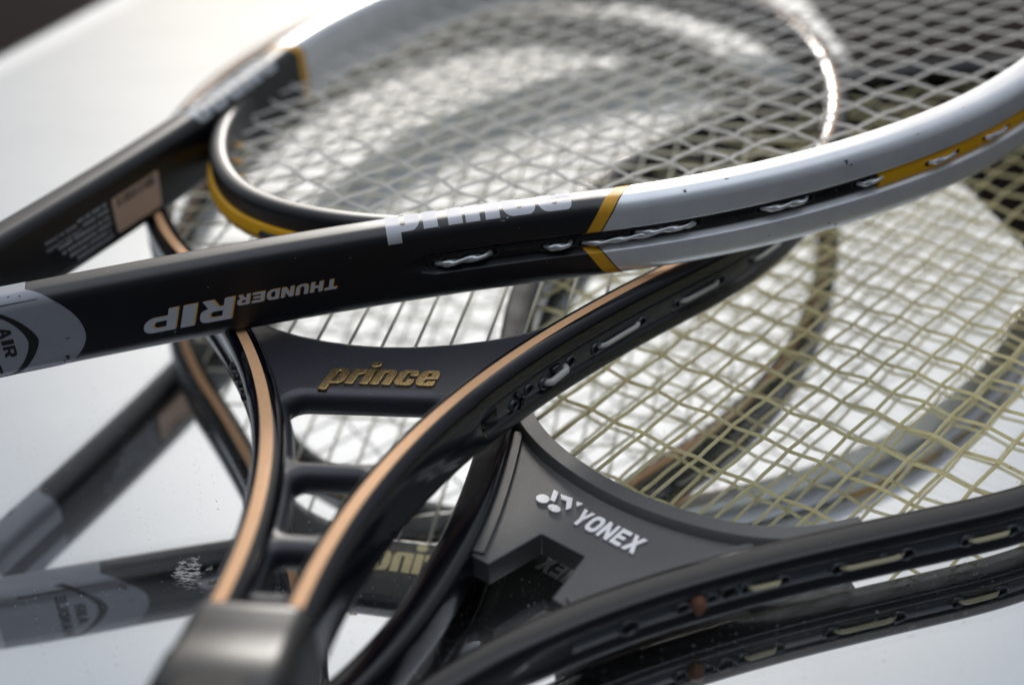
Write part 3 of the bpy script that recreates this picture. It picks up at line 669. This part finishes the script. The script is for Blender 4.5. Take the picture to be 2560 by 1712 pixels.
    # handle, out of the picture to the left
    sh = roundpoly([(-14.5, -13), (14.5, -13), (14.5, 13), (-14.5, 13)], 5)
    V = [(u, v, w_) for u in (-312, -352) for v, w_ in sh]; k = len(sh)
    mesh('handle_shaft', V, [(j, (j + 1) % k, k + (j + 1) % k, k + j) for j in range(k)] + [tuple(range(k))[::-1], tuple(range(k, 2 * k))], 'silverprint', root, auto=40)
    grip(root, -350, -500, 33, 29, 'grip'); grip(root, -500, -508, 37, 33, 'rubber', 'butt_cap', False)
    return rk
racket_top()

# ================================================================== racket 2: gloss black with copper-gold stripes
def racket_gold():
    g = (178.883, 135.162, 1.987, R_(138.878), -315.231, 10.074, .397, .327)
    rk = Racket('tennis_racket', 'B', (.902, 593.053, 23.884), R_(78.024), R_(-3.948), R_(-2.823), g, 9.9, 20.558)
    root, pa, W, H, Ln = rk.root, rk.path, rk.W, rk.H, rk.len
    tag(root, 'gloss black tennis racket edged with copper gold stripes, raised gold word on its throat', 'tennis racket', 'tennis rackets piled on the mirror')
    def prof(s):
        sp = min(s, Ln - s); gg = .02 + 1.35 * float(smooth01((sp - 97) / 4)); gw = .4 + 3.0 * float(smooth01((sp - 96) / 6))
        return box_section(W, H, 4.2, gg, gw, -1.0, 1.1, .5)
    sweep('frame', pa, prof, -20, Ln + 20, 'gloss', root, 2.5)
    for sg, nm in ((1, 'gold_stripe'), (-1, 'gold_stripe')):
        def st(s, sg=sg):
            e = float(smooth01((min(s, Ln - s) - 40) / 130)); h2 = 1.85 - .35 * e - .95 * float(smooth01((min(s, Ln - s) - 215) / 70)); c = -.15 * e
            return np.array([(c - h2, sg * (H - .3)), (c + h2, sg * (H - .3)), (c + h2, sg * (H + .06)), (c + h2 - .2, sg * (H + .10)), (c - h2 + .2, sg * (H + .10)), (c - h2, sg * (H + .06))])
        sweep(nm, pa, st, -20, Ln + 20, 'gold', root, 3)
        for o in (-3.5,):   # fine raised piping either side of the stripe
            pp = lambda s, o=o, sg=sg: np.array([(o + .22 * math.cos(t), sg * (H - .75) + .22 * math.sin(t)) for t in np.linspace(0, 2 * math.pi, 7)[:-1]])
            sweep('piping', pa, pp, -20, Ln + 20, 'gloss', root, 4, caps=False)
    gs = lambda s: roundpoly([(W - 1.9, -4.3), (W - .95, -4.0), (W - .8, -1), (W - .95, 2.0), (W - 1.9, 2.3)], .4, 3)
    sweep('grommet_strip', pa, gs, Ln - 580, Ln - 101, 'greystrip', root, 3); sweep('grommet_strip', pa, gs, 101, 580, 'greystrip', root, 3)
    # rounded end plug of the strip
    def plug(sgn):
        V = []; k = 10
        for i in range(9):
            x = i / 8; r = math.sqrt(max(0, 1 - (1 - x) ** 2)); s_ = 98.5 + 8 * x
            for j in range(k):
                a = math.pi * (j / (k - 1) - .5); V.append(pa.pt(np.array(Ln - s_ if sgn else s_), np.array(W - 1.4 + 1.6 * math.cos(a) * r), -1 + 3.6 * math.sin(a) * r))
        mesh('strip_end_plug', V, [(i * k + j, i * k + j + 1, (i + 1) * k + j + 1, (i + 1) * k + j) for i in range(8) for j in range(k - 1)], 'gloss', root)
    plug(1); plug(0)
    oo = W - .85
    for sp, w_, ro in ((115.3, -2.3, 1.7), (122.8, -.6, 1.9), (129.8, -2.2, 2.0), (142.3, -.6, 2.0), (154.2, -1.5, 2.0), (175.4, -1.1, 1.8), (192, -1.3, 1.8), (212, -1, 1.8), (229, -1, 1.8), (247, -1, 1.8), (264, -1, 1.8), (282, -1, 1.8), (300, -1, 1.8), (318, -1, 1.8)):
        rk.ring(sp, oo, w_, ro, ro - .5, 'collar', lift=.85)
    for a, b, wa, wb in ((154.8, 174.8, -1.4, -.9), (192.4, 211.5, -1.2, -.8), (229.4, 246.5, -1, -1), (264.5, 281.5, -1, -1), (300.5, 317.5, -1, -1)):
        rk.loop(a, b, oo + .2, wa, wb, .78, 'paleloop', 1.0, n=16)
    rk.loop(130, 140, oo + .6, -2.2, -1.0, 1.15, 'paleloop', 1.3)
    def stud(sp, w_, rs, rw, hgt):
        V = []; k = 12; n = 5
        for i in range(n):
            e = i / (n - 1); r = math.cos(e * math.pi / 2) ** .4 if i < n - 1 else .3; hh = -.6 + (hgt + .6) * math.sin(e * math.pi / 2)
            for j in range(k):
                a = 2 * math.pi * j / k; V.append(pa.pt(np.array(Ln - sp + rs * r * math.cos(a)), np.array(oo + hh), w_ + rw * r * math.sin(a)))
        F = [(i * k + j, i * k + (j + 1) % k, (i + 1) * k + (j + 1) % k, (i + 1) * k + j) for i in range(n - 1) for j in range(k)] + [tuple((n - 1) * k + j for j in range(k))]
        mesh('stud', V, F, 'blackplastic', root)
    stud(117, .2, 1.2, 1.1, 1.4); stud(119.3, -1.6, 1.2, .9, 1.6); stud(119, -3.2, 1.2, 1.0, 1.4)
    stud(135.5, .6, 2.6, 1.2, 1.5); stud(136.5, -3.3, 2.6, 1.0, 1.5)
    for sp, hgt in ((113, 1.9), (121, 1.6), (126, 2.0), (133, 1.4)):    # the same knobs on the far side, seen edge on
        V = []; k = 10
        for i in range(5):
            e = i / 4; r = math.cos(e * math.pi / 2) ** .4 if i < 4 else .25
            for j in range(k):
                a = 2 * math.pi * j / k; V.append(pa.pt(np.array(sp + 2.0 * r * math.cos(a)), np.array(oo - .6 + (hgt + .6) * math.sin(e * math.pi / 2)), -1 + 1.8 * r * math.sin(a)))
        mesh('stud', V, [(i * k + j, i * k + (j + 1) % k, (i + 1) * k + (j + 1) % k, (i + 1) * k + j) for i in range(4) for j in range(k)] + [tuple(4 * k + j for j in range(k))], 'blackplastic', root)
    # throat piece with its windows
    arc = [(-187.2, 0), (-187, 6), (-186.2, 13), (-184.6, 21), (-182.0, 30), (-178.2, 39), (-173.4, 46), (-168, 52), (-161, 58.5), (-150, 68), (-140, 77.5)]
    arc = [(u + .3, v) for u, v in arc]
    left = [(u, rk.inner_v(u)) for u in np.linspace(-136, -312, 50)]
    outl = [(u, v) for u, v in arc] + left + [(u, -v) for u, v in left[::-1]] + [(u, -v) for u, v in arc[::-1][:-1]]
    def win(u0, u1, r, gap):
        a = [(u0, rk.inner_v(u0) - gap), (.5 * (u0 + u1), rk.inner_v(.5 * (u0 + u1)) - gap), (u1, rk.inner_v(u1) - gap)]
        return roundpoly(a + [(u, -v) for u, v in a[::-1]], [r, 20, r, r, 20, r], 6)
    holes = [win(-217.0, -250, 4.0, W + 2.4), win(-257, -283, 3.0, W + 2.2), win(-290.5, -308, 1.8, W + 1.2)]
    plate('throat_piece', [outl] + holes, -2.8, 6.2, 3.2, 'matte', root)
    # raised gold word
    let, wd = word_prince(.12); kx = 35.4 / (wd + 1)
    sc = lambda lp: np.stack([lp[:, 0] * kx, lp[:, 1] * .845], -1)
    for gl in let:
        if len(gl) == 2 and gl[1][:, 1].max() > 11:     # the dot stands on its own rivet
            block_parts([[sc(gl[0])]], lambda x, y, z: (-212.0 + y, 14.9 - x, 6.55 + z), 'raised_letter', 'goldmetal', root, .35, .15)
            block_parts([[sc(gl[1])]], lambda x, y, z: (-212.0 + y, 14.9 - x, 6.55 + z), 'raised_letter', 'goldmetal', root, .4, .2)
        else:
            block_parts([[sc(lp) for lp in gl]], lambda x, y, z: (-212.0 + y, 14.9 - x, 6.55 + z), 'raised_letter', 'goldmetal', root, .35, .15)
    # flat gold word on the underside, seen in the mirror
    let, wd = word_prince(0); kx = 37 / wd
    for gl in let:
        for lp in (gl if gl[-1][:, 1].max() > 11 else [None]):
            loops = [np.stack([gl_[:, 0] * kx, gl_[:, 1] * .9], -1) for gl_ in ([lp] if lp is not None else gl)]
            block_parts([loops], lambda x, y, z: (-203 + y, -18.5 + x, -2.9 + z), 'printed_letter', 'goldprint', root, .06, .02)
    # rubber collar and grip
    col = roundpoly([(-15.4, -12.6), (15.4, -12.6), (15.4, 12.6), (-15.4, 12.6)], 4.5, 5); k = len(col); V = []
    for u, sc_ in ((-319.4, .82), (-319.6, .93), (-321, .985), (-323, 1.0), (-329, 1.0), (-337, 1.02), (-338, 1.05), (-350, 1.06), (-351, 1.02)):
        V += [(u, v * sc_, w_ * sc_ + .6) for v, w_ in col]
    n = len(V) // k
    mesh('rubber_collar', V, [(i * k + j, i * k + (j + 1) % k, (i + 1) * k + (j + 1) % k, (i + 1) * k + j) for i in range(n - 1) for j in range(k)] + [tuple(range(k))[::-1]], 'rubber', root, auto=60)
    grip(root, -346, -500, 33, 28.5, 'grip'); grip(root, -500, -507, 37, 32, 'rubber', 'butt_cap', False)
    half = [5.5, 16.6, 27.9, 39, 50.4, 62, 74, 87, 101]
    vs = sorted([-x for x in half] + half); us = [-128, -110] + [-94 + 13.2 * i for i in range(20) if -94 + 13.2 * i < 166]
    ax = np.array(arc)
    lo = lambda v: float(np.interp(abs(v), ax[:, 1], ax[:, 0])) - 2 if abs(v) < 77 else -(g[0] - 4) * (1 - min(1, abs(v) / (g[1] - 4)) ** 2) ** .5
    rk.strings(vs, us, 'pale', .56, 4.2, lo)
    return rk
racket_gold()

# ================================================================== racket 3: plain black, flat on the mirror
def racket_low():
    g = (176.612, 123.135, 1.898, R_(135.681), -290.099, 8.512, .339, .335)
    rk = Racket('tennis_racket', 'C', (148.372, 495.698, 9.276), R_(47.878), R_(-.589), R_(-.412), g, 10.668, 15.148)
    root, pa, W, H, Ln = rk.root, rk.path, rk.W, rk.H, rk.len
    tag(root, 'plain black tennis racket with cream strings and chrome letters, flat on the mirror', 'tennis racket', 'tennis rackets piled on the mirror')
    def prof(s):
        sp = min(s, Ln - s); gg = .02 + 1.2 * float(smooth01((sp - 40) / 20)); gw = .4 + 2.5 * float(smooth01((sp - 40) / 16))
        return box_section(W, H, 3.2, gg, gw, -.5, 1.3, .6)
    sweep('frame', pa, prof, -16, Ln + 16, M['semigloss'], root, 2.5)
    gs = lambda s: roundpoly([(W - 1.8, -3.5), (W - .95, -3.2), (W - .8, -.5), (W - .95, 2.2), (W - 1.8, 2.5)], .4, 3)
    sweep('grommet_strip', pa, gs, Ln - 540, Ln - 62, 'greystrip', root, 3); sweep('grommet_strip', pa, gs, 62, 540, 'greystrip', root, 3)
    oo = W - .85
    for sp, w_, ro in ((79.8, -.6, 2.9), (96.4, -.1, 2.2), (105.4, .6, 1.9), (110.8, .9, 2.7), (116.3, .6, 2.2), (127.5, .1, 2.1), (144.6, -.5, 2.4), (158.5, -.1, 1.4), (166, -.6, 2.3), (184.8, -.8, 2.2), (199, -.8, 2.2), (217, -.6, 2.1), (233, -.6, 2.1), (251, -.6, 2.1), (268, -.6, 2.1)):
        rk.ring(sp, oo, w_, ro, ro - .6, 'collar', lift=.95)
    for a, b, wa, wb in ((117, 127, .5, .1), (145, 165.6, -.6, -.6), (185.2, 198.6, -.8, -.8), (217.4, 232.6, -.6, -.6), (251.4, 267.6, -.6, -.6)):
        rk.loop(a, b, oo + .15, wa, wb, .78, 'creamloop', .9, n=16)
    # brown knot of old cord on the frame
    V = []; k = 16; n = 12
    for i in range(n + 1):
        th = math.pi * i / n
        for j in range(k):
            ph = 2 * math.pi * j / k; r = 2.75 * (1 + .08 * math.sin(3 * ph + 2 * th) + .06 * math.sin(9 * th))
            V.append(pa.pt(np.array(Ln - 101.2 + r * math.sin(th) * math.cos(ph) * .9), np.array(W - .2 + r * math.sin(th) * math.sin(ph)), .1 + r * 1.15 * math.cos(th)))
    o = mesh('cord_knot', V, [(i * k + j, i * k + (j + 1) % k, (i + 1) * k + (j + 1) % k, (i + 1) * k + j) for i in range(n) for j in range(k)], 'rust', root)
    o['label'] = 'rusty brown knot of cord stuck to the frame edge'
    # throat plate: web with an open notch towards the handle, raised rim along the strings
    arc = [(-174.9, 0), (-174.6, 8), (-173.6, 16), (-172.0, 24), (-169.6, 32), (-166.2, 40), (-161.6, 47.5), (-155.5, 54), (-147, 60), (-138, 66)]
    side = [(u, rk.inner_v(u)) for u in np.linspace(-140, -223, 30)]
    iv = rk.inner_v(-223.5)
    half = arc + side + [(-223.6, iv - W - .2), (-223.4, 11.6)]
    notch_ = roundpoly([(-223.4, 11.6), (-204.2, 8.0), (-204.2, -8.0), (-223.4, -11.6), (-260, 0)], [0, .8, .8, 0, 0], 4)[:-1]
    outl = arc + side + [(-223.6, iv - W - .2)] + [tuple(p) for p in notch_] + [(-223.6, -(iv - W - .2))] + [(u, -v) for u, v in side[::-1]] + [(u, -v) for u, v in arc[::-1][:-1]]
    plate('throat_plate', [outl], -4.0, 4.0, .45, 'yplate', root)
    A = np.array(arc); A2 = np.vstack([A[::-1] * [1, -1], A[1:]])
    rp = Path(A2[::-1])      # travel so that the left side points at the handle
    def rim(sg):
        def pr(s):
            e = min(1, .35 + 1.3 * math.sin(math.pi * np.clip(s / rp.len, 0, 1)))
            return np.array([(-.2, 3.2 * sg), (-.05, 6.5 * sg), (.3, 6.8 * sg), (5.4, 6.8 * sg), (5.8, 6.5 * sg), (7.4, 3.2 * sg)])
        return pr
    nn = rp.at(rp.len / 2)[1]
    flip = 1 if nn[0] < 0 else -1
    for sg in (1, -1):
        pr0 = rim(sg); sweep('string_side_rim', rp, (lambda s, p=pr0: p(s) * [flip, 1]), 8, rp.len - 8, 'yplate', root, 2.5, auto=30)
    # raised ledge where the plate meets each arm
    for sgn in (1, -1):
        C = np.array([(u, sgn * (rk.inner_v(u) - W - 2.1)) for u in np.linspace(-172, -222, 24)]); lp = Path(C)
        for sg in (1, -1):
            sweep('plate_ledge', lp, lambda s, sg=sg: np.array([(-2.0, 3.8 * sg), (-1.6, 5.0 * sg), (1.6, 5.0 * sg), (2.0, 3.8 * sg)]), 0, lp.len, 'yplate', root, 3, auto=30)
    # chrome letters and emblem, both faces
    wdt = {'Y': (4.4, .2), 'O': (-.2, -4.5), 'N': (-5.0, -9.2), 'E': (-9.9, -13.6), 'X': (-14.1, -18.9)}
    circ = lambda u, v, a, b: np.array([(u + a * math.cos(t), v + b * math.sin(t)) for t in np.linspace(0, 2 * math.pi, 22)[:-1]])
    emblem = [[circ(-192.3, 17.2, 1.9, 2.2)], [circ(-193.6, 11.7, 1.5, 2.2)], [[(-187.0, 17.2), (-187.0, 15.3), (-191.2, 13.4), (-191.5, 15.1)]],
              [[(-187.4, 14.2), (-186.6, 10.2), (-190.4, 7.8), (-192.2, 8.5), (-188.9, 10.9), (-189.2, 12.7)]], [roundpoly([(-187.1, 8.6), (-186.7, 6.0), (-189.2, 6.9)], .3)]]
    for sg in (1, -1):
        top = 4.35 * sg; mir = 1 if sg > 0 else -1
        for c, (v0, v1) in wdt.items():
            lps = [np.stack([np.array(lp, float)[:, 0] / 10 * abs(v1 - v0), np.array(lp, float)[:, 1] / 10 * 7.3], -1) for lp in GL[c]]
            block_parts([lps], lambda x, y, z: (-195.6 + y, mir * (v0 - x), top + z), 'raised_letter', 'chrome', root, .3, .15)
        for lps in emblem:
            block_parts([[np.array(lp, float) for lp in lps]], lambda x, y, z: (x, mir * y, top + z), 'raised_emblem_piece', 'chrome', root, .3, .12)
    # strings
    half = [5.2, 15.6, 26.0, 36.6, 47.0, 57.4, 68, 79.5, 92]
    vs = sorted([.6 - x for x in half] + [x + .6 for x in half]); us = [-144, -123, -105.6, -90.5] + [-76.5 + 13 * i for i in range(20) if -76.5 + 13 * i < 163]
    ax = np.array(arc)
    lo = lambda v: float(np.interp(abs(v), ax[:, 1], ax[:, 0])) - 2 if abs(v) < 64 else -(g[0] - 4) * (1 - min(1, abs(v) / (g[1] - 4)) ** 1.9) ** (1 / 1.9)
    rk.strings(vs, us, 'cream', .62, 4.6, lo, ends=lambda u: max(10, (rk.inner_v(u) if u < -100 else 999) - 4))
    # handle, below the picture
    sh = roundpoly([(-13.5, -8.5), (13.5, -8.5), (13.5, 8.5), (-13.5, 8.5)], 4)
    V = [(u, v, w_) for u in (-286, -334) for v, w_ in sh]; k = len(sh)
    mesh('handle_shaft', V, [(j, (j + 1) % k, k + (j + 1) % k, k + j) for j in range(k)] + [tuple(range(k))[::-1], tuple(range(k, 2 * k))], M['semigloss'], root, auto=40)
    grip(root, -332, -496, 31, 27, 'grip'); grip(root, -496, -503, 34, 28, 'rubber', 'butt_cap', False)
    return rk
racket_low()
